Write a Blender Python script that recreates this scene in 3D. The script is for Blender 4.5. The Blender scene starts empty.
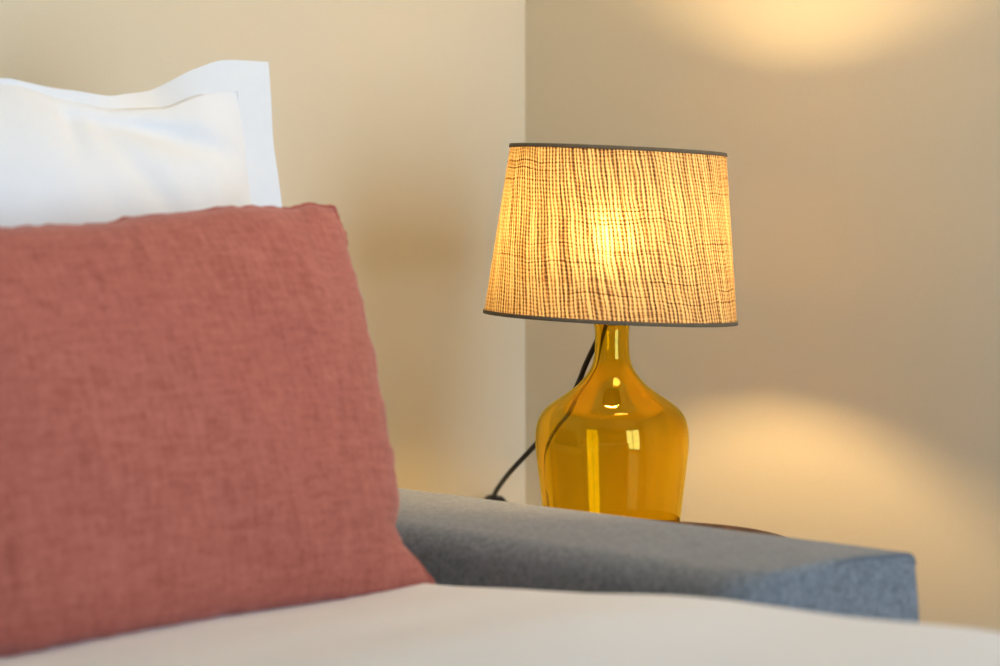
import bpy, bmesh, math, random
from mathutils import Vector, Matrix, noise
random.seed(7)
PI = math.pi
C = bpy.context.scene.collection
sc = bpy.context.scene

# ------------------------------------------------------------------ helpers
def smooth(o, on=True):
    for p in o.data.polygons:
        p.use_smooth = on

def obj(name, bm, mat, parent=None, loc=None, smoothed=True):
    me = bpy.data.meshes.new(name)
    bm.normal_update()
    bm.to_mesh(me); bm.free()
    o = bpy.data.objects.new(name, me)
    C.objects.link(o)
    if mat: me.materials.append(mat)
    if parent: o.parent = parent
    if loc: o.location = loc
    smooth(o, smoothed)
    return o

def empty(name, loc=(0, 0, 0)):
    o = bpy.data.objects.new(name, None); C.objects.link(o)
    o.location = loc; o.empty_display_size = 0.05
    return o

def tag(o, label=None, cat=None, group=None, kind=None):
    if label: o['label'] = label
    if cat: o['category'] = cat
    if group: o['group'] = group
    if kind: o['kind'] = kind
    return o

def box_bm(x0, x1, y0, y1, z0, z1, bev=0, seg=3):
    bm = bmesh.new()
    bmesh.ops.create_cube(bm, size=1)
    for v in bm.verts:
        v.co = Vector(((x0 + x1) / 2 + v.co.x * (x1 - x0), (y0 + y1) / 2 + v.co.y * (y1 - y0), (z0 + z1) / 2 + v.co.z * (z1 - z0)))
    if bev:
        bmesh.ops.bevel(bm, geom=bm.edges[:], offset=bev, segments=seg, affect='EDGES', profile=0.5)
    return bm

def join_box(bm, x0, x1, y0, y1, z0, z1):
    vs = [bm.verts.new((x, y, z)) for x in (x0, x1) for y in (y0, y1) for z in (z0, z1)]
    for f in ((0, 1, 3, 2), (4, 6, 7, 5), (0, 4, 5, 1), (2, 3, 7, 6), (0, 2, 6, 4), (1, 5, 7, 3)):
        bm.faces.new([vs[i] for i in f])

def lathe_bm(profile, seg=96, closed=False, uv=False):
    """profile: (r, z) list; a point with r == 0 becomes a pole"""
    bm = bmesh.new(); rings = []
    for r, z in profile:
        if r < 1e-6:
            rings.append([bm.verts.new((0, 0, z))])
        else:
            rings.append([bm.verts.new((r * math.cos(2 * PI * i / seg), r * math.sin(2 * PI * i / seg), z)) for i in range(seg)])
    lay = bm.loops.layers.uv.new('UVMap') if uv else None
    pairs = list(zip(rings[:-1], rings[1:]))
    if closed: pairs.append((rings[-1], rings[0]))
    n = len(pairs)
    for k, (a, b) in enumerate(pairs):
        for i in range(seg):
            j = (i + 1) % seg
            if len(a) == 1 and len(b) == 1: continue
            if len(a) == 1: bm.faces.new((a[0], b[j], b[i]))
            elif len(b) == 1: bm.faces.new((a[i], a[j], b[0]))
            else:
                f = bm.faces.new((a[i], a[j], b[j], b[i]))
                if lay:
                    for lp, (uu, vv) in zip(f.loops, ((i, k), (i + 1, k), (i + 1, k + 1), (i, k + 1))):
                        lp[lay].uv = (uu / seg, vv / n)
    bmesh.ops.recalc_face_normals(bm, faces=bm.faces[:])
    return bm

def catmull(pts, n=10):
    pts = [Vector(p) for p in pts]; out = []
    P = [pts[0] * 2 - pts[1]] + pts + [pts[-1] * 2 - pts[-2]]
    for i in range(1, len(P) - 2):
        for k in range(n):
            t = k / n
            out.append(0.5 * ((2 * P[i]) + (P[i + 1] - P[i - 1]) * t + (2 * P[i - 1] - 5 * P[i] + 4 * P[i + 1] - P[i + 2]) * t * t
                              + (-P[i - 1] + 3 * P[i] - 3 * P[i + 1] + P[i + 2]) * t ** 3))
    out.append(pts[-1])
    return out

def tube_bm(pts, r, seg=12, bm=None, closed=False):
    bm = bm or bmesh.new()
    pts = [Vector(p) for p in pts]; N = len(pts); rings = []
    up = None
    for i, p in enumerate(pts):
        if closed: t = pts[(i + 1) % N] - pts[i - 1]
        else: t = pts[min(i + 1, N - 1)] - pts[max(i - 1, 0)]
        t.normalize()
        if up is None:
            up = Vector((0, 0, 1)) if abs(t.z) < 0.9 else Vector((1, 0, 0))
        n = (up - t * up.dot(t)).normalized(); up = n
        b = t.cross(n)
        rr = r(i / (N - 1)) if callable(r) else r
        rings.append([bm.verts.new(p + (n * math.cos(2 * PI * k / seg) + b * math.sin(2 * PI * k / seg)) * rr) for k in range(seg)])
    M = N if closed else N - 1
    for i in range(M):
        a, c = rings[i], rings[(i + 1) % N]
        for k in range(seg):
            bm.faces.new((a[k], a[(k + 1) % seg], c[(k + 1) % seg], c[k]))
    if not closed:
        bm.faces.new(rings[0][::-1]); bm.faces.new(rings[-1])
    bmesh.ops.recalc_face_normals(bm, faces=bm.faces[:])
    return bm

def interp(x, table):
    if x <= table[0][0]: return table[0][1]
    for (a, fa), (b, fb) in zip(table[:-1], table[1:]):
        if x <= b:
            t = (x - a) / (b - a); t = t * t * (3 - 2 * t) * 0.5 + t * 0.5
            return fa + (fb - fa) * t
    return table[-1][1]

def nz(x, y, z=0.0):
    return noise.noise(Vector((x, y, z)))

def sstep(a, b, x):
    if a > b: return 1 - sstep(b, a, x)
    t = max(0, min(1, (x - a) / (b - a))); return t * t * (3 - 2 * t)

# ------------------------------------------------------------------ materials
def new_mat(name):
    m = bpy.data.materials.new(name); m.use_nodes = True
    nt = m.node_tree
    return m, nt, nt.nodes['Principled BSDF'], nt.nodes['Material Output']

def N(nt, typ, **kw):
    n = nt.nodes.new(typ)
    for k, v in kw.items():
        if k.startswith('in_'):
            key = k[3:]
            n.inputs[int(key) if key.isdigit() else key.replace('_', ' ')].default_value = v
        else: setattr(n, k, v)
    return n

def ramp(nt, stops):
    r = nt.nodes.new('ShaderNodeValToRGB')
    e = r.color_ramp.elements
    while len(e) < len(stops): e.new(0.5)
    for el, (p, c) in zip(e, stops):
        el.position = p; el.color = (c[0], c[1], c[2], 1)
    return r

def plain(name, col, rough=0.5, metal=0.0, bump=0.0, bscale=200.0, var=0.03):
    m, nt, p, out = new_mat(name)
    p.inputs['Roughness'].default_value = rough; p.inputs['Metallic'].default_value = metal
    tc = N(nt, 'ShaderNodeTexCoord')
    no = N(nt, 'ShaderNodeTexNoise', in_Scale=bscale, in_Detail=4.0)
    nt.links.new(tc.outputs['Object'], no.inputs['Vector'])
    lo = [c * (1 - var) for c in col]; hi = [min(1, c * (1 + var)) for c in col]
    r = ramp(nt, [(0.35, lo), (0.65, hi)])
    nt.links.new(no.outputs['Fac'], r.inputs['Fac']); nt.links.new(r.outputs['Color'], p.inputs['Base Color'])
    if bump:
        b = N(nt, 'ShaderNodeBump', in_Strength=bump, in_Distance=0.002)
        nt.links.new(no.outputs['Fac'], b.inputs['Height']); nt.links.new(b.outputs['Normal'], p.inputs['Normal'])
    return m

def fabric(name, stops, fine=900.0, streak=(1, 1, 1), coarse=30.0, mix=0.5, bump=0.25, sheen=0.3, bdist=0.002):
    """cloth: fine thread speckle plus slubs stretched along the weave"""
    m, nt, p, out = new_mat(name)
    p.inputs['Roughness'].default_value = 0.9
    p.inputs['Specular IOR Level'].default_value = 0.15
    p.inputs['Sheen Weight'].default_value = sheen; p.inputs['Sheen Roughness'].default_value = 0.5
    tc = N(nt, 'ShaderNodeTexCoord')
    a = N(nt, 'ShaderNodeTexNoise', in_Scale=fine, in_Detail=2.0)
    nt.links.new(tc.outputs['Object'], a.inputs['Vector'])
    outs = []
    for s in (streak, (streak[2], streak[1], streak[0])):
        mp = N(nt, 'ShaderNodeMapping', in_Scale=s)
        nt.links.new(tc.outputs['Object'], mp.inputs['Vector'])
        b = N(nt, 'ShaderNodeTexNoise', in_Scale=coarse, in_Detail=4.0, in_Roughness=0.65)
        nt.links.new(mp.outputs['Vector'], b.inputs['Vector'])
        outs.append(b.outputs['Fac'])
    ad = N(nt, 'ShaderNodeMath', operation='ADD'); nt.links.new(outs[0], ad.inputs[0]); nt.links.new(outs[1], ad.inputs[1])
    hf = N(nt, 'ShaderNodeMath', operation='MULTIPLY', in_1=0.5); nt.links.new(ad.outputs[0], hf.inputs[0])
    mx = N(nt, 'ShaderNodeMix', data_type='FLOAT'); mx.inputs[0].default_value = mix
    nt.links.new(a.outputs['Fac'], mx.inputs[2]); nt.links.new(hf.outputs[0], mx.inputs[3])
    r = ramp(nt, stops)
    nt.links.new(mx.outputs[0], r.inputs['Fac']); nt.links.new(r.outputs['Color'], p.inputs['Base Color'])
    bp = N(nt, 'ShaderNodeBump', in_Strength=bump, in_Distance=bdist)
    nt.links.new(mx.outputs[0], bp.inputs['Height']); nt.links.new(bp.outputs['Normal'], p.inputs['Normal'])
    return m

M_wall = plain('wall_paint', (0.72, 0.655, 0.505), 0.75, bump=0.06, bscale=260, var=0.008)
M_ceil = plain('ceiling_paint', (0.80, 0.78, 0.73), 0.8)
M_red = fabric('terracotta_linen', [(0.34, (0.27, 0.062, 0.042)), (0.50, (0.415, 0.118, 0.086)), (0.66, (0.54, 0.180, 0.135))],
               fine=520, streak=(1.0, 1.0, 5.0), coarse=32, mix=0.6, bump=0.22, sheen=0.25)
M_seam = fabric('terracotta_seam', [(0.35, (0.34, 0.08, 0.055)), (0.65, (0.47, 0.13, 0.09))], fine=500, coarse=40, bump=0.3, sheen=0.2)
M_pil = fabric('white_percale', [(0.3, (0.80, 0.83, 0.87)), (0.7, (0.85, 0.88, 0.92))], fine=1200, coarse=60, mix=0.3, bump=0.05, sheen=0.05)
M_sheet = fabric('white_sheet_cotton', [(0.3, (0.78, 0.81, 0.87)), (0.7, (0.82, 0.85, 0.91))], fine=900, coarse=40, mix=0.3, bump=0.06, sheen=0.05)
M_grey = fabric('grey_felt', [(0.32, (0.095, 0.110, 0.128)), (0.5, (0.180, 0.200, 0.226)), (0.68, (0.285, 0.31, 0.34))],
                fine=330, coarse=120, mix=0.45, bump=0.4, sheen=0.2)
M_welt = plain('grey_welt', (0.13, 0.15, 0.18), 0.9)
M_cord = plain('black_cord', (0.006, 0.0055, 0.0055), 0.7)
M_brass = plain('aged_brass', (0.62, 0.42, 0.16), 0.35, 1.0)
M_steel = plain('grey_wire', (0.35, 0.34, 0.32), 0.4, 1.0)
M_frame = plain('white_window_paint', (0.8, 0.8, 0.8), 0.4)
M_mat = plain('mattress_ticking', (0.7, 0.7, 0.68), 0.9)

def wood(name, c0, c1, rough, sc_=(1, 14, 14)):
    m, nt, p, out = new_mat(name)
    tc = N(nt, 'ShaderNodeTexCoord'); mp = N(nt, 'ShaderNodeMapping', in_Scale=sc_)
    nt.links.new(tc.outputs['Object'], mp.inputs['Vector'])
    no = N(nt, 'ShaderNodeTexNoise', in_Scale=3.0, in_Detail=6.0, in_Distortion=0.6)
    nt.links.new(mp.outputs['Vector'], no.inputs['Vector'])
    r = ramp(nt, [(0.35, c0), (0.65, c1)])
    nt.links.new(no.outputs['Fac'], r.inputs['Fac']); nt.links.new(r.outputs['Color'], p.inputs['Base Color'])
    p.inputs['Roughness'].default_value = rough
    return m
M_wood = wood('dark_walnut', (0.070, 0.038, 0.024), (0.14, 0.078, 0.048), 0.35)
M_floor = wood('oak_floor', (0.26, 0.17, 0.10), (0.38, 0.26, 0.16), 0.45, (2, 12, 2))

def glass_mat():
    m, nt, p, out = new_mat('amber_glass')
    nt.nodes.remove(p)
    tc = N(nt, 'ShaderNodeTexCoord')
    no = N(nt, 'ShaderNodeTexNoise', in_Scale=9.0, in_Detail=2.0)
    nt.links.new(tc.outputs['Object'], no.inputs['Vector'])
    r = ramp(nt, [(0.3, (0.965, 0.825, 0.20)), (0.7, (0.98, 0.865, 0.26))])
    nt.links.new(no.outputs['Fac'], r.inputs['Fac'])
    g = N(nt, 'ShaderNodeBsdfGlass', in_Roughness=0.0, in_IOR=1.54)
    nt.links.new(r.outputs['Color'], g.inputs['Color'])
    bp = N(nt, 'ShaderNodeBump', in_Strength=0.06, in_Distance=0.01)
    nt.links.new(no.outputs['Fac'], bp.inputs['Height']); nt.links.new(bp.outputs['Normal'], g.inputs['Normal'])
    nt.links.new(g.outputs[0], out.inputs['Surface'])
    return m
M_glass = glass_mat()

def pane_mat():
    m, nt, p, out = new_mat('window_glass'); nt.nodes.remove(p)
    t = N(nt, 'ShaderNodeBsdfTransparent'); g = N(nt, 'ShaderNodeBsdfGlossy', in_Roughness=0.02)
    fr = N(nt, 'ShaderNodeFresnel', in_IOR=1.45); mx = N(nt, 'ShaderNodeMixShader')
    nt.links.new(fr.outputs[0], mx.inputs[0]); nt.links.new(t.outputs[0], mx.inputs[1]); nt.links.new(g.outputs[0], mx.inputs[2])
    nt.links.new(mx.outputs[0], out.inputs['Surface'])
    return m
M_pane = pane_mat()

BULB = 255.0
def bulb_mat():
    m, nt, p, out = new_mat('glowing_bulb'); nt.nodes.remove(p)
    e = N(nt, 'ShaderNodeEmission', in_Strength=BULB); e.inputs['Color'].default_value = (1.0, 0.66, 0.285, 1)
    nt.links.new(e.outputs[0], out.inputs['Surface'])
    return m
M_bulb = bulb_mat()

def shade_mat():
    m, nt, p, out = new_mat('woven_raffia')
    nt.nodes.remove(p)
    L = nt.links.new
    uv = N(nt, 'ShaderNodeUVMap', uv_map='UVMap'); sp = N(nt, 'ShaderNodeSeparateXYZ'); L(uv.outputs[0], sp.inputs[0])
    def math_(op, a, b=None, c=None):
        n = N(nt, 'ShaderNodeMath', operation=op)
        for i, s in enumerate((a, b, c)):
            if s is None: continue
            if hasattr(s, 'is_output'): L(s, n.inputs[i])
            else: n.inputs[i].default_value = s
        return n.outputs[0]
    u, v = sp.outputs['X'], sp.outputs['Y']
    # slow wobble of the strands
    cw = N(nt, 'ShaderNodeCombineXYZ'); L(math_('MULTIPLY', u, 26.0), cw.inputs[0]); L(math_('MULTIPLY', v, 4.0), cw.inputs[1])
    nw = N(nt, 'ShaderNodeTexNoise', in_Scale=1.0, in_Detail=2.0); L(cw.outputs[0], nw.inputs['Vector'])
    wob = math_('MULTIPLY', math_('SUBTRACT', nw.outputs['Fac'], 0.5), 0.006)
    us = math_('ADD', math_('ADD', u, math_('MULTIPLY', v, 0.042)), wob)
    # warp strands: regular ribs with irregular width
    cs = N(nt, 'ShaderNodeCombineXYZ'); L(math_('MULTIPLY', us, 150.0), cs.inputs[0]); L(math_('MULTIPLY', v, 2.2), cs.inputs[1])
    ns = N(nt, 'ShaderNodeTexNoise', in_Scale=1.0, in_Detail=2.0, in_Roughness=0.5); L(cs.outputs[0], ns.inputs['Vector'])
    ph = math_('ADD', math_('MULTIPLY', us, 2 * PI * 178), math_('MULTIPLY', ns.outputs['Fac'], 7.0))
    rib = math_('ADD', math_('MULTIPLY', math_('SINE', ph), 0.5), 0.5)
    # per-strand tone
    ct = N(nt, 'ShaderNodeCombineXYZ'); L(math_('MULTIPLY', us, 120.0), ct.inputs[0]); L(math_('MULTIPLY', v, 1.3), ct.inputs[1]); ct.inputs[2].default_value = 4.0
    ntone = N(nt, 'ShaderNodeTexNoise', in_Scale=1.0, in_Detail=3.0, in_Roughness=0.6); L(ct.outputs[0], ntone.inputs['Vector'])
    # short fibres
    cf = N(nt, 'ShaderNodeCombineXYZ'); L(math_('MULTIPLY', us, 320.0), cf.inputs[0]); L(math_('MULTIPLY', v, 60.0), cf.inputs[1])
    nf = N(nt, 'ShaderNodeTexNoise', in_Scale=1.0, in_Detail=2.0); L(cf.outputs[0], nf.inputs['Vector'])
    # weft threads: fine regular ones and a few dark coarse ones that sag
    cg = N(nt, 'ShaderNodeCombineXYZ'); L(math_('MULTIPLY', u, 14.0), cg.inputs[0]); L(math_('MULTIPLY', v, 1.5), cg.inputs[1])
    ng = N(nt, 'ShaderNodeTexNoise', in_Scale=1.0, in_Detail=3.0); L(cg.outputs[0], ng.inputs['Vector'])
    vw = math_('ADD', v, math_('MULTIPLY', ng.outputs['Fac'], 0.09))
    fine = math_('ADD', math_('MULTIPLY', math_('SINE', math_('MULTIPLY', vw, 2 * PI * 46)), 0.5), 0.5)
    ch = N(nt, 'ShaderNodeCombineXYZ'); L(math_('MULTIPLY', vw, 70.0), ch.inputs[1]); L(math_('MULTIPLY', u, 5.0), ch.inputs[0])
    nh = N(nt, 'ShaderNodeTexNoise', in_Scale=1.0, in_Detail=1.0); L(ch.outputs[0], nh.inputs['Vector'])
    coarse = math_('SUBTRACT', 1.0, N(nt, 'ShaderNodeMath', operation='SMOOTH_MIN', in_1=1.0, in_2=0.1).outputs[0]) if False else None
    sm = N(nt, 'ShaderNodeMapRange', interpolation_type='SMOOTHSTEP'); L(nh.outputs['Fac'], sm.inputs[0])
    sm.inputs[1].default_value = 0.60; sm.inputs[2].default_value = 0.72
    dark = sm.outputs[0]
    # combine: 1 = lets the light through, 0 = dense
    t = math_('SUBTRACT', math_('MULTIPLY', rib, 0.50), 0.24)
    t = math_('ADD', t, math_('MULTIPLY', ntone.outputs['Fac'], 0.85))
    t = math_('ADD', t, math_('MULTIPLY', nf.outputs['Fac'], 0.50))
    t = math_('SUBTRACT', t, math_('MULTIPLY', fine, 0.17))
    t = math_('SUBTRACT', t, math_('MULTIPLY', dark, 0.24))
    rc = ramp(nt, [(0.22, (0.045, 0.016, 0.003)), (0.42, (0.26, 0.115, 0.026)), (0.62, (0.68, 0.40, 0.105)), (0.86, (0.98, 0.84, 0.42))])
    L(t, rc.inputs['Fac'])
    rd = ramp(nt, [(0.2, (0.13, 0.075, 0.032)), (0.8, (0.44, 0.30, 0.155))]); L(t, rd.inputs['Fac'])
    bp = N(nt, 'ShaderNodeBump', in_Strength=0.5, in_Distance=0.001); L(t, bp.inputs['Height'])
    df = N(nt, 'ShaderNodeBsdfDiffuse'); L(rd.outputs[0], df.inputs[0]); L(bp.outputs[0], df.inputs['Normal'])
    tr = N(nt, 'ShaderNodeBsdfTranslucent'); L(rc.outputs[0], tr.inputs[0])
    rf = N(nt, 'ShaderNodeBsdfRefraction', in_IOR=1.18, in_Roughness=1.0); L(rc.outputs[0], rf.inputs[0])
    m1 = N(nt, 'ShaderNodeMixShader'); m1.inputs[0].default_value = 0.105
    L(tr.outputs[0], m1.inputs[1]); L(rf.outputs[0], m1.inputs[2])
    m2 = N(nt, 'ShaderNodeMixShader'); m2.inputs[0].default_value = 0.86
    L(m1.outputs[0], m2.inputs[1]); L(df.outputs[0], m2.inputs[2])
    L(m2.outputs[0], out.inputs['Surface'])
    return m
M_shade = shade_mat()
M_trim = fabric('taupe_tape', [(0.3, (0.13, 0.098, 0.060)), (0.7, (0.20, 0.155, 0.098))], fine=900, coarse=80, bump=0.1, sheen=0.1)

# ------------------------------------------------------------------ camera
# world x runs along the wall behind the sofa towards the corner, y runs towards that wall
ANG = math.atan2(0.6665, 0.7455)
EYE = 0.95
cam = bpy.data.cameras.new('camera'); co = bpy.data.objects.new('camera', cam); C.objects.link(co)
co.location = (0, 0, EYE); co.rotation_euler = (PI / 2, 0, -ANG)
cam.lens = 85; cam.sensor_width = 36; cam.shift_y = -0.098
cam.clip_start = 0.05
cam.dof.use_dof = True; cam.dof.focus_distance = 3.02; cam.dof.aperture_fstop = 3.4
sc.camera = co

# ------------------------------------------------------------------ room
XR, YB, XL, YF, H = 2.522, 2.761, -1.3, -1.5, 2.4
T = 0.12
def struct(name, bm, mat):
    return tag(obj(name, bm, mat, smoothed=False), kind='structure')
struct('floor', box_bm(XL - T, XR + T, YF - T, YB + T, -T, 0), M_floor)
struct('ceiling', box_bm(XL - T, XR + T, YF - T, YB + T, H, H + T), M_ceil)
struct('wall_back', box_bm(XL - T, XR + T, YB, YB + T, 0, H), M_wall)
struct('wall_right', box_bm(XR, XR + T, YF - T, YB, 0, H), M_wall)
struct('wall_left', box_bm(XL - T, XL, YF - T, YB, 0, H), M_wall)
WX0, WX1, WZ0, WZ1 = 0.55, 2.0, 0.06, 2.3
bm = bmesh.new()
join_box(bm, XL, WX0, YF - T, YF, 0, H); join_box(bm, WX1, XR, YF - T, YF, 0, H)
join_box(bm, WX0, WX1, YF - T, YF, 0, WZ0); join_box(bm, WX0, WX1, YF - T, YF, WZ1, H)
struct('wall_front', bm, M_wall)
bm = bmesh.new(); w = 0.055
join_box(bm, WX0, WX0 + w, YF - 0.09, YF - 0.03, WZ0, WZ1); join_box(bm, WX1 - w, WX1, YF - 0.09, YF - 0.03, WZ0, WZ1)
join_box(bm, WX0 + w, WX1 - w, YF - 0.09, YF - 0.03, WZ0, WZ0 + w); join_box(bm, WX0 + w, WX1 - w, YF - 0.09, YF - 0.03, WZ1 - w, WZ1)
xm = (WX0 + WX1) / 2
join_box(bm, xm - 0.03, xm + 0.03, YF - 0.09, YF - 0.03, WZ0 + w, WZ1 - w)
win = struct('window_1', bm, M_frame)
obj('pane', box_bm(WX0 + w, WX1 - w, YF - 0.063, YF - 0.057, WZ0 + w, WZ1 - w), M_pane, win, smoothed=False)

# daylight
wd = bpy.data.worlds.new('sky'); sc.world = wd; wd.use_nodes = True
bg = wd.node_tree.nodes['Background']
bg.inputs[0].default_value = (0.68, 0.865, 1.06, 1); bg.inputs[1].default_value = 9.3
pl = bpy.data.lights.new('window_portal', 'AREA'); pl.shape = 'RECTANGLE'; pl.size = WX1 - WX0; pl.size_y = WZ1 - WZ0
pl.cycles.is_portal = True
po = bpy.data.objects.new('window_portal', pl); C.objects.link(po)
po.location = (xm, YF - T - 0.01, (WZ0 + WZ1) / 2); po.rotation_euler = (PI / 2, 0, 0)   # faces into the room (+y)

# added warm fill light, unseen under the ceiling, to warm the walls
cl = bpy.data.lights.new('warm_fill_light', 'AREA'); cl.shape = 'DISK'; cl.size = 0.5; cl.energy = 8.0
cl.color = (1.0, 0.72, 0.42)
clo = bpy.data.objects.new('warm_fill_light', cl); C.objects.link(clo); clo.location = (2.15, 1.75, H - 0.03)

# ------------------------------------------------------------------ sofa
ARM_X0, ARM_X1, ARM_Y0, ARM_Z = 1.631, 1.881, 1.478, 0.634
BACK_Y = 2.37
sofa = empty('sofa_bed', (0.85, 2.0, 0))
tag(sofa, 'grey felt upholstered sofa bed with low square armrest, made up with white bedding', 'sofa')
def from_sofa(o):
    o.location = -sofa.location; return o
def arm_bm(x0, x1, y0, y1, z0, z1, ri=0.032, ro=0.011, rf=0.008, rc=0.05):
    """padded arm: cross-section swept along y; ri rounds the inner top edge, ro the outer, rf the front edges, rc the inner front corner"""
    prof = [(x0, z0, -1, 0)]
    for k in range(9): prof.append((x0, z0 + (z1 - ri - z0) * (k + 1) / 9, -1, 0))
    for k in range(1, 9):
        a = k / 8 * PI / 2
        prof.append((x0 + ri * (1 - math.cos(a)), z1 - ri + ri * math.sin(a), -math.cos(a), math.sin(a)))
    xs0, xs1 = x0 + ri, x1 - ro
    for k in range(1, 10):
        f = k / 9
        prof.append((xs0 + (xs1 - xs0) * f, z1 + 0.004 * math.sin(f * PI), 0, 1))
    for k in range(1, 7):
        a = k / 6 * PI / 2
        prof.append((x1 - ro + ro * math.sin(a), z1 - ro + ro * math.cos(a), math.sin(a), math.cos(a)))
    for k in range(1, 13):
        z = z1 - ro - (z1 - ro - z0) * (k / 12) ** 1.6
        d = min(1, (z1 - ro - z) / 0.10)
        prof.append((x1 + 0.009 * math.sin(d * PI / 2), z, 1, 0))
    def inset(R, dy): return 0 if dy >= R else R - math.sqrt(max(0, R * R - (R - dy) ** 2))
    ys = [rc * (1 - math.cos(k / 14 * PI / 2)) for k in range(15)] + [rf * (1 - math.cos(k / 5 * PI / 2)) for k in range(1, 6)]
    ys = sorted(set(round(y, 6) for y in ys)); last = ys[-1]
    ys += [last + (y1 - y0 - last) * (k + 1) / 24 for k in range(24)]
    bm = bmesh.new(); rows = []
    for dy in ys:
        r = []
        for x, z, nx, nzz in prof:
            X = x + max(0, 1 - (x - x0) / 0.09) * inset(rc, dy) - max(0, nx) * inset(rf, dy)
            Z = z - max(0, nzz) * inset(rf, dy)
            r.append(bm.verts.new((X, y0 + dy, Z)))
        rows.append(r)
    n = len(prof)
    for a, b in zip(rows[:-1], rows[1:]):
        for k in range(n):
            bm.faces.new((a[k], b[k], b[(k + 1) % n], a[(k + 1) % n]))
    bm.faces.new(rows[0]); bm.faces.new(rows[-1][::-1])
    bmesh.ops.recalc_face_normals(bm, faces=bm.faces[:])
    return bm
arm = from_sofa(obj('armrest', arm_bm(ARM_X0, ARM_X1, ARM_Y0, YB - 0.004, 0.10, ARM_Z), M_grey, sofa))
welt = [(ARM_X0 + 0.09, ARM_Y0 + 0.012, ARM_Z - 0.010), (ARM_X0 + 0.115, ARM_Y0 + 0.0035, ARM_Z - 0.003), (ARM_X0 + 0.15, ARM_Y0 + 0.002, ARM_Z + 0.001), (ARM_X1 - 0.03, ARM_Y0 + 0.002, ARM_Z - 0.001), (ARM_X1 - 0.010, ARM_Y0 + 0.002, ARM_Z - 0.003), (ARM_X1 - 0.003, ARM_Y0 + 0.002, ARM_Z - 0.012)]
obj('piping', tube_bm(catmull(welt, 8), 0.0022, 8), M_welt, arm)
from_sofa(obj('armrest', arm_bm(-0.20, 0.05, ARM_Y0, YB - 0.004, 0.10, ARM_Z), M_grey, sofa))
bm = box_bm(0.064, ARM_X0 - 0.002, BACK_Y, YB - 0.004, 0.10, 0.86, 0.04, 5)
from_sofa(obj('backrest', bm, M_grey, sofa))
from_sofa(obj('seat_base', box_bm(0.064, ARM_X0 - 0.002, 0.72, BACK_Y - 0.002, 0.10, 0.34, 0.02, 3), M_grey, sofa))
from_sofa(obj('mattress', box_bm(0.085, ARM_X0 - 0.045, 0.66, BACK_Y - 0.02, 0.34, 0.535, 0.04, 5), M_mat, sofa))
for x in (-0.15, 1.83):
    for y in (1.56, 2.58):
        bm = lathe_bm([(0, 0), (0.016, 0), (0.026, 0.10), (0, 0.10)], 20)
        from_sofa(obj('foot', bm, M_wood, sofa)).location += Vector((x, y, 0))

# duvet: one padded sheet lying on the mattress
def duvet():
    bm = bmesh.new()
    x0, x1, y0, y1 = 0.10, 1.604, 0.62, 2.335
    nx, ny = 90, 100
    EDGE = [(1.17, 0.627), (1.45, 0.621), (1.645, 0.606), (1.89, 0.590), (2.2, 0.584), (2.4, 0.58)]
    def top(x, y):
        z = interp(y, EDGE)
        z -= 0.024 * sstep(0.0, 0.75, x1 - x) * sstep(1.3, 1.8, y)
        z += 0.006 * nz(x * 3.1, y * 3.1) + 0.0025 * nz(x * 9 + y * 2, y * 6, 3)
        return z
    T_, B_ = [], []
    for i in range(nx + 1):
        a, b = [], []
        for j in range(ny + 1):
            # denser near the borders so the rolled edge is smooth
            s = -math.cos(PI * i / nx); t = -math.cos(PI * j / ny)
            s = s * 0.6 + (2 * i / nx - 1) * 0.4; t = t * 0.6 + (2 * j / ny - 1) * 0.4
            x = (x0 + x1) / 2 + s * (x1 - x0) / 2; y = (y0 + y1) / 2 + t * (y1 - y0) / 2
            ex = min(x - x0, x1 - x); ey = min(y - y0, y1 - y)
            e = min(ex, ey); R = 0.030
            q = math.sqrt(max(0, 1 - (1 - min(e, R) / R) ** 2))
            zt = top(x, y); zb = 0.5365
            zm = zb + 0.020
            a.append(bm.verts.new((x, y, zm + (zt - zm) * q)))
            border = i in (0, nx) or j in (0, ny)
            b.append(a[-1] if border else bm.verts.new((x, y, zm + (zb - zm) * q)))
        T_.append(a); B_.append(b)
    for i in range(nx):
        for j in range(ny):
            bm.faces.new((T_[i][j], T_[i + 1][j], T_[i + 1][j + 1], T_[i][j + 1]))
            q = [B_[i][j], B_[i][j + 1], B_[i + 1][j + 1], B_[i + 1][j]]
            if len(set(q)) == 4 and set(q) != {T_[i][j], T_[i + 1][j], T_[i + 1][j + 1], T_[i][j + 1]}:
                try: bm.faces.new(q)
                except ValueError: pass
    return bm
tag(obj('duvet', duvet(), M_sheet), 'smooth white cotton duvet spread over the sofa bed in the foreground', 'bedding')

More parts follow.
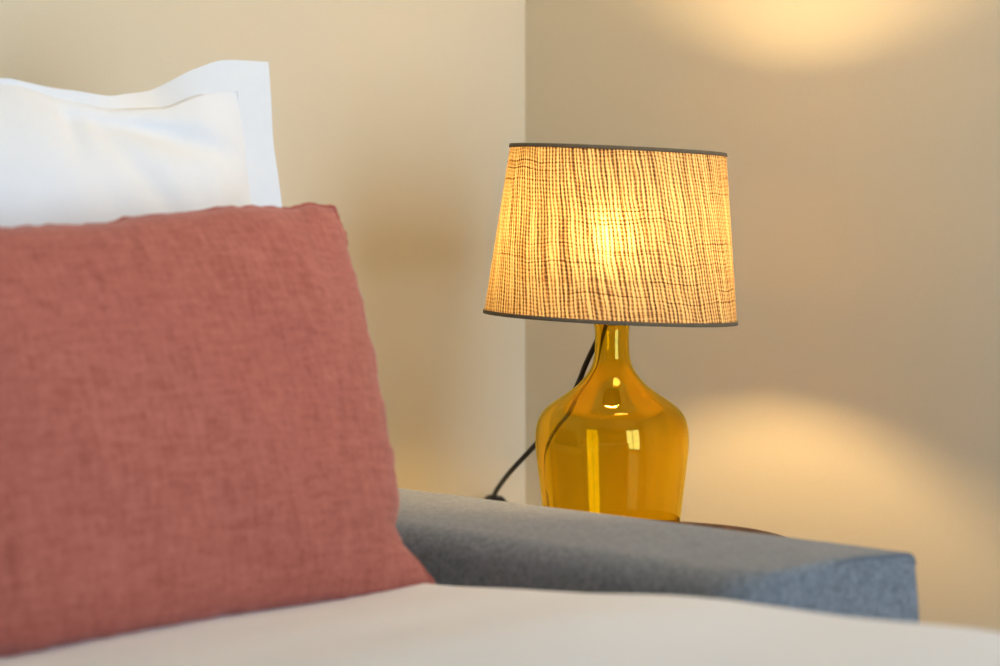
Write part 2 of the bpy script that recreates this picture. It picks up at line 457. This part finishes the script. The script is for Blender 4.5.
# ------------------------------------------------------------------ pillows
def pillow_bm(W, Hh, T_, border, bulge, n=72, m=60, extra=None):
    """two sheets joined along their border. border(s,t)->(x,z) in the plane, thickness along y (front = -y)"""
    bm = bmesh.new(); F, B = [], []
    for i in range(n + 1):
        f, b = [], []
        for j in range(m + 1):
            s = 2 * i / n - 1; t = 2 * j / m - 1
            s = 0.5 * s + 0.5 * math.sin(s * PI / 2); t = 0.5 * t + 0.5 * math.sin(t * PI / 2)
            x, z = border(s, t)
            h = T_ / 2 * bulge(s, t)
            yf = -h; yb = h
            if extra:
                dy = extra(x, z, s, t); yf += dy[0]; yb += dy[1]
            edge = i in (0, n) or j in (0, m)
            if edge:
                v = bm.verts.new((x, (yf + yb) / 2, z)); f.append(v); b.append(v)
            else:
                f.append(bm.verts.new((x, yf, z))); b.append(bm.verts.new((x, yb, z)))
        F.append(f); B.append(b)
    ids = [(i, 0) for i in range(n)] + [(n, j) for j in range(m)] + [(i, m) for i in range(n, 0, -1)] + [(0, j) for j in range(m, 0, -1)]
    ring = [F[i][j].co.copy() for i, j in ids]
    par = [(2 * i / n - 1, 2 * j / m - 1) for i, j in ids]
    for i in range(n):
        for j in range(m):
            bm.faces.new((F[i][j], F[i + 1][j], F[i + 1][j + 1], F[i][j + 1]))
            q = [B[i][j], B[i][j + 1], B[i + 1][j + 1], B[i + 1][j]]
            if set(q) != {F[i][j], F[i + 1][j], F[i + 1][j + 1], F[i][j + 1]}:
                bm.faces.new(q)
    return bm, ring, par

# terracotta cushion: local x along the sofa, local z up its face
CW, CH = 0.64, 0.430
RIGHT = [(0.0, 0.0), (0.045, -0.012), (0.10, -0.029), (0.15, -0.034), (0.21, -0.020), (0.40, -0.012), (0.60, -0.004), (0.8, 0.0), (0.93, 0.002), (1.0, -0.002)]
TOPZ = [(0.0, 0.0), (0.30, -0.030), (0.50, -0.024), (0.66, -0.012), (0.80, -0.003), (0.90, -0.004), (0.95, 0.001), (1.0, -0.001)]
BOTZ = [(0.0, 0.0), (0.15, -0.016), (0.35, -0.016), (0.55, -0.010), (0.70, -0.008), (0.85, -0.007), (0.95, -0.004), (1.0, 0.0)]
def c_border(s, t):
    a, b = (s + 1) / 2, (t + 1) / 2
    xr = interp(b, RIGHT); xl = interp(b, RIGHT)
    x = a * (CW + xr) + (1 - a) * (-xl)
    zt = CH + interp(a, TOPZ); zb = interp(a, BOTZ)
    z = zb + (zt - zb) * b
    # puckers along the sewn border
    e = min(1 - abs(s), 1 - abs(t))
    k = math.exp(-e * 14)
    z += k * (0.004 * nz(x * 34, 3) + 0.003 * nz(x * 75, 5)) * (abs(t) > abs(s))
    x += k * (0.004 * nz(z * 34, 7) + 0.003 * nz(z * 75, 9)) * (abs(s) >= abs(t))
    return x - CW, z
def c_bulge(s, t):
    q = (1 - abs(s) ** 2.6) * (1 - abs(t) ** 2.6)
    return max(0, q) ** 0.5
def c_extra(x, z, s, t):
    e = min(1 - abs(s), 1 - abs(t)); w = sstep(0, 0.25, e)
    d = 0.006 * nz(x * 7, z * 7, 1) + 0.003 * nz(x * 16, z * 13, 2)
    return (d * w, -d * w)
bm, ring, par = pillow_bm(CW, CH, 0.135, c_border, c_bulge, extra=c_extra)
cushion = tag(obj('cushion', bm, M_red), 'large terracotta linen cushion leaning in front of the white pillow', 'cushion')
cushion.location = (1.592, 1.885, 0.586); cushion.rotation_euler = (-math.atan(0.427), 0, 0)
seam = tube_bm(ring, lambda f: 0.0022 + 0.0010 * abs(math.sin(f * 420)), 6, closed=True)
obj('seam', seam, M_seam, cushion)

# white pillow with a flat flange
PW, PH = 0.70, 0.555
def p_core(s, t):
    a, b = (s + 1) / 2, (t + 1) / 2
    x = a * PW; z = b * PH
    x += 0.012 * (a - .5) * 0
    return x - PW, z
FL = 0.042
PTOP = [(0.0, -0.01), (0.35, -0.012), (0.50, -0.010), (0.60, -0.026), (0.68, -0.034), (0.78, -0.030), (0.86, -0.012), (0.92, -0.002), (1.0, 0.0)]
FTOP = [(0.0, 0.006), (0.50, 0.004), (0.60, 0.012), (0.68, 0.016), (0.74, 0.021), (0.80, 0.026), (0.88, 0.034), (0.93, 0.032), (1.0, 0.024)]
def p_border(s, t):
    a, b = (s + 1) / 2, (t + 1) / 2
    x = FL + a * (PW - 2 * FL); z = FL * 0.4 + b * (PH - FL * 0.8)
    z += interp(x / PW, PTOP) * sstep(0.55, 1, b)
    x += 0.006 * math.sin(b * 5) - 0.065 * a * sstep(0.5, 0.1, b)
    return x - PW, z
def p_bulge(s, t):
    q = max(0, (1 - abs(s) ** 2.6) * (1 - abs(t) ** 2.6))
    return q ** 0.85
def p_extra(x, z, s, t):
    e = min(1 - abs(s), 1 - abs(t)); w = sstep(0, 0.12, e)
    xx = x + PW
    d = 0.007 * nz(xx * 6, z * 6, 5) + 0.003 * nz(xx * 18, z * 12, 8)
    # folds running down from the slumped top edge
    for (cx, cz, ang, ln, wd, amp) in ((0.470, 0.43, 1.05, 0.11, 0.020, 0.008), (0.52, 0.475, 0.25, 0.09, 0.018, 0.015), (0.405, 0.485, 1.9, 0.04, 0.012, 0.012)):
        dx, dz = xx - cx, z - cz
        p = dx * math.cos(ang) - dz * math.sin(ang); q = dx * math.sin(ang) + dz * math.cos(ang)
        d += amp * math.exp(-(p / ln) ** 2 - (q / wd) ** 2)
    return (d * w, -0.004 * w)
bm, ring, par = pillow_bm(PW, PH, 0.17, p_border, p_bulge, n=90, m=80, extra=p_extra)
pillow = tag(obj('pillow', bm, M_pil), 'plump white cotton pillow with a flat flange standing behind the terracotta cushion', 'pillow')
pillow.location = (1.672, 2.205, 0.592); pillow.rotation_euler = (-math.radians(7.5), 0, 0)
# flange: a doubled flat cloth border round the body
bm = bmesh.new(); K = len(ring); front, back, of, ob = [], [], [], []
cx, cz = -PW / 2, PH / 2
for i, p in enumerate(ring):
    s, t = par[i]
    nx_ = sstep(0.86, 1.0, abs(s)) * (1 if s > 0 else -1)
    nz_ = sstep(0.86, 1.0, abs(t)) * (1 if t > 0 else -1)
    out = Vector((nx_ * FL, 0, nz_ * (interp((p.x + PW) / PW, FTOP) if t > 0 else 0.017)))
    wv = 0.004 * nz(p.x * 14, p.z * 14, 2)
    if t > 0.99: wv += 0.026 * math.exp(-(((p.x + PW) / PW - 0.77) / 0.085) ** 2)
    of.append(bm.verts.new(p + out + Vector((0, wv - 0.0015, 0)))); ob.append(bm.verts.new(p + out + Vector((0, wv + 0.0015, 0))))
    inn = Vector((-nx_ * 0.006, 0, -nz_ * 0.006))
    front.append(bm.verts.new(p + inn + Vector((0, -0.0018, 0)))); back.append(bm.verts.new(p + inn + Vector((0, 0.0018, 0))))
for i in range(K):
    j = (i + 1) % K
    bm.faces.new((front[i], of[i], of[j], front[j])); bm.faces.new((of[i], ob[i], ob[j], of[j])); bm.faces.new((ob[i], back[i], back[j], ob[j])); bm.faces.new((back[i], front[i], front[j], back[j]))
bmesh.ops.recalc_face_normals(bm, faces=bm.faces[:])
loopset = [set(of), set(ob), set(front), set(back)]
for e in bm.edges:
    if any(e.verts[0] in L_ and e.verts[1] in L_ for L_ in loopset): e.smooth = False
obj('flange', bm, M_pil, pillow)

# ------------------------------------------------------------------ side table
LX, LY = 2.162, 2.199
PX = 3.08 / (85 / 36 * 1000)                   # metres per pixel at the lamp
TZ = 0.541
table = empty('side_table', (LX, LY, 0))
tag(table, 'round dark wooden tray side table behind the sofa armrest, under the amber lamp', 'side table')
R0 = 181 * PX
top = lathe_bm([(0, TZ - 0.020), (R0 - 0.012, TZ - 0.020), (R0 - 0.004, TZ - 0.016), (R0, TZ - 0.008), (R0, TZ + 0.0085), (R0 - 0.0015, TZ + 0.0102), (R0 - 0.0045, TZ + 0.0102), (R0 - 0.006, TZ + 0.008), (R0 - 0.007, TZ + 0.001), (R0 - 0.009, TZ), (0, TZ)], 128)
obj('tabletop', top, M_wood, table)
for k in range(3):
    a = k * 2 * PI / 3 + 0.5
    p0 = Vector((0.11 * math.cos(a), 0.11 * math.sin(a), TZ - 0.021)); p1 = Vector((0.19 * math.cos(a), 0.19 * math.sin(a), 0.003))
    obj('leg', tube_bm([p0.lerp(p1, i / 8) for i in range(9)], lambda f: 0.016 - 0.006 * f, 14), M_wood, table)

# ------------------------------------------------------------------ lamp
lamp = empty('table_lamp', (LX, LY, TZ))
tag(lamp, 'lit table lamp with amber glass bottle base and woven drum shade', 'lamp')
def zl(y): return EYE - (y - 235) * PX - TZ    # height above the tabletop of a point seen at row y
prof = [(317, 18.6), (320, 18.9), (323, 18.6), (326, 17.6), (332, 17.1), (342, 17.0), (352, 17.4), (360, 18.6), (368, 21.3), (376, 26.5), (384, 33.5), (390, 41.0), (396, 49.5), (402, 58.5), (408, 66.0), (414, 71.0), (421, 74.3), (428, 76.0), (437, 76.7), (448, 76.4), (460, 75.2), (475, 73.4), (490, 71.6), (505, 69.8), (520, 68.0), (535, 66.2), (543, 65.0)]
pr = [(p.y, p.x) for p in catmull([(y, r, 0) for y, r in prof], 4)]
outer = [(r * PX, zl(y)) for r, y in pr]
ZB = outer[-1][1]
base_r = outer[-1][0]
tail = [(base_r - 0.002, 0.0035), (base_r - 0.006, 0.0008), (base_r - 0.012, 0.0), (base_r - 0.024, 0.0006), (base_r - 0.034, 0.005), (base_r - 0.05, 0.010), (0, 0.012)]
inner = []
WT = 0.0032
for i in range(len(outer)):
    a = outer[max(0, i - 1)]; b = outer[min(len(outer) - 1, i + 1)]
    tx, tz = b[0] - a[0], b[1] - a[1]; l = math.hypot(tx, tz)
    inner.append((outer[i][0] + WT * tz / l, outer[i][1] - WT * tx / l))
inner = inner[1:-1]
itail = [(base_r - 0.006, 0.012), (base_r - 0.014, 0.0085), (base_r - 0.026, 0.0095), (base_r - 0.040, 0.0145), (0, 0.0185)]
shell = [(0, 0.012)] + tail[::-1][1:] + outer[::-1] + [(outer[0][0] - 0.0015, outer[0][1] + 0.001)] + inner + itail
obj('glass_base', lathe_bm(shell, 128), M_glass, lamp)

ZN = outer[0][1]                                # top of the neck
# shade frame: tilted slightly as in the photograph
Bc = Vector((-1.8 * PX * math.cos(ANG), 1.8 * PX * math.sin(ANG), zl(318)))
e_right = Vector((math.cos(ANG), -math.sin(ANG), 0)); e_fwd = Vector((math.sin(ANG), math.cos(ANG), 0))
Tc = Vector((0, 0, 0)) + e_right * (6.0 * PX) + Vector((0, 0, zl(149))) - e_fwd * 0.003
axis = (Tc - Bc).normalized(); LEN = (Tc - Bc).length
q = Vector((0, 0, 1)).rotation_difference(axis)
# turn the seam of the mesh to the far side
rotz = Matrix.Rotation(PI / 2 - ANG, 4, 'Z')
Mx = Matrix.Translation(Bc) @ q.to_matrix().to_4x4() @ rotz
RB, RT = 126.3 * PX, 107.6 * PX
cap = lathe_bm([(0, ZN + 0.002), (0.016, ZN + 0.002), (0.0175, ZN + 0.003), (0.0175, ZN + 0.008), (0.016, ZN + 0.010), (0.0, ZN + 0.011)], 40)
obj('cap', cap, M_brass, lamp)
hold = lathe_bm([(0, ZN + 0.0112), (0.014, ZN + 0.0112), (0.019, ZN + 0.016), (0.0195, ZN + 0.050), (0.033, ZN + 0.051), (0.034, ZN + 0.0535), (0.033, ZN + 0.056), (0.0195, ZN + 0.057), (0.018, ZN + 0.066), (0, ZN + 0.066)], 32)
obj('bulb_holder', hold, M_cord, lamp)
stem = lathe_bm([(0, ZN - 0.010), (0.0075, ZN - 0.010), (0.0075, ZN - 0.0035), (0.0130, ZN - 0.003), (0.0130, ZN + 0.0018), (0, ZN + 0.0018)], 24)
obj('neck_stem', stem, M_brass, lamp)
zb = EYE + 0.005 - TZ
bp_ = [(0.0125, zb - 0.0400), (0.0145, zb - 0.034), (0.0190, zb - 0.0255)] + [(0.030 * math.sin(a), zb - 0.030 * math.cos(a)) for a in [0.85 + (PI - 0.85) * i / 12 for i in range(13)]]
bp_[-1] = (0, zb + 0.030)
bulb = obj('bulb', lathe_bm(bp_, 28), M_bulb, lamp)
obj('bulb_base', lathe_bm([(0, ZN + 0.0662), (0.0128, ZN + 0.0662), (0.0132, zb - 0.044), (0.0127, zb - 0.0400), (0, zb - 0.0402)], 24), M_steel, bulb)
# fabric
bm = lathe_bm([(RB + (RT - RB) * i / 12, LEN * i / 12) for i in range(13)], 160, uv=True)
bm.transform(Mx)
shade = obj('lamp_shade', bm, M_shade, lamp)
for nm, rr, zz in (('top_trim', RT, LEN), ('bottom_trim', RB, 0.0)):
    s = 1 if zz else -1
    h = 0.0044
    z0, z1 = (zz - h, zz + 0.0006) if zz else (-0.0006, h)
    k = (RT - RB) / LEN
    pf = [(rr + 0.0013 + k * (z0 - zz), z0), (rr + 0.0016 + k * (z0 - zz) , z0 + 0.0004), (rr + 0.0016 + k * (z1 - zz), z1 - 0.0004), (rr + 0.0010, z1), (rr - 0.0012, z1), (rr - 0.0016, z1 - 0.0004), (rr - 0.0016, z0 + 0.0004), (rr - 0.0012, z0)]
    bm = lathe_bm(pf, 160, closed=True); bm.transform(Mx)
    obj(nm, bm, M_trim, shade)
# spider: ring round the holder and three arms to the lower rim
bm = bmesh.new()
zr = 0.030
tube_bm([(0.0215 * math.cos(2 * PI * k / 32), 0.0215 * math.sin(2 * PI * k / 32), zr) for k in range(32)], 0.0017, 8, bm, closed=True)
for k in range(3):
    a = 2 * PI * k / 3 + 0.3
    c, s = math.cos(a), math.sin(a)
    tube_bm([(0.022 * c, 0.022 * s, zr), (0.10 * c, 0.10 * s, zr - 0.010), ((RB - 0.003) * c, (RB - 0.003) * s, 0.004)], 0.0014, 8, bm)
bm.transform(Mx)
obj('shade_carrier', bm, M_steel, shade)

# cord: placed in the room behind the bottle, down to the plug on the back wall
def cam_pt(px, py, d):
    X = (px - 500) / 2361.1 * d
    return Vector((0.7455 * X + 0.6665 * d, -0.6665 * X + 0.7455 * d, EYE - (py - 235) / 2361.1 * d))
pts = [Vector((LX, LY, TZ)) + Vector((0, 0, ZN + 0.005)) + e_fwd * 0.024 - e_right * 0.004,
       cam_pt(603, 329, 3.118), cam_pt(596, 343, 3.128), cam_pt(586, 364, 3.15), cam_pt(577, 386, 3.19), cam_pt(562, 413, 3.26), cam_pt(536, 444, 3.36), cam_pt(511, 471, 3.48), cam_pt(498, 488, 3.60), cam_pt(493, 498, 3.665)]
pts = [p - Vector(lamp.location) for p in pts]
obj('power_cord', tube_bm(catmull(pts, 12), 0.0037, 12), M_cord, lamp)
pc = cam_pt(493.0, 505.0, 3.682) - Vector(lamp.location)
bm = lathe_bm([(0, 0), (0.0145, 0), (0.0155, 0.002), (0.0155, 0.022), (0.0140, 0.026), (0, 0.027)], 32)
yw = YB - 0.0005 - LY
bm.transform(Matrix.Translation((pc.x, yw, pc.z)) @ Matrix.Rotation(PI / 2, 4, 'X'))
obj('plug', bm, M_cord, lamp)

# ------------------------------------------------------------------ look
sc.view_settings.view_transform = 'Standard'; sc.view_settings.look = 'None'
sc.view_settings.gamma = 1.0; sc.view_settings.use_curve_mapping = False
sc.view_settings.exposure = 0.3
sc.cycles.use_denoising = True
sc.cycles.max_bounces = 16; sc.cycles.transmission_bounces = 16; sc.cycles.diffuse_bounces = 6
sc.cycles.caustics_reflective = False; sc.cycles.caustics_refractive = True
sc.cycles.blur_glossy = 0.5; sc.cycles.sample_clamp_indirect = 6.0
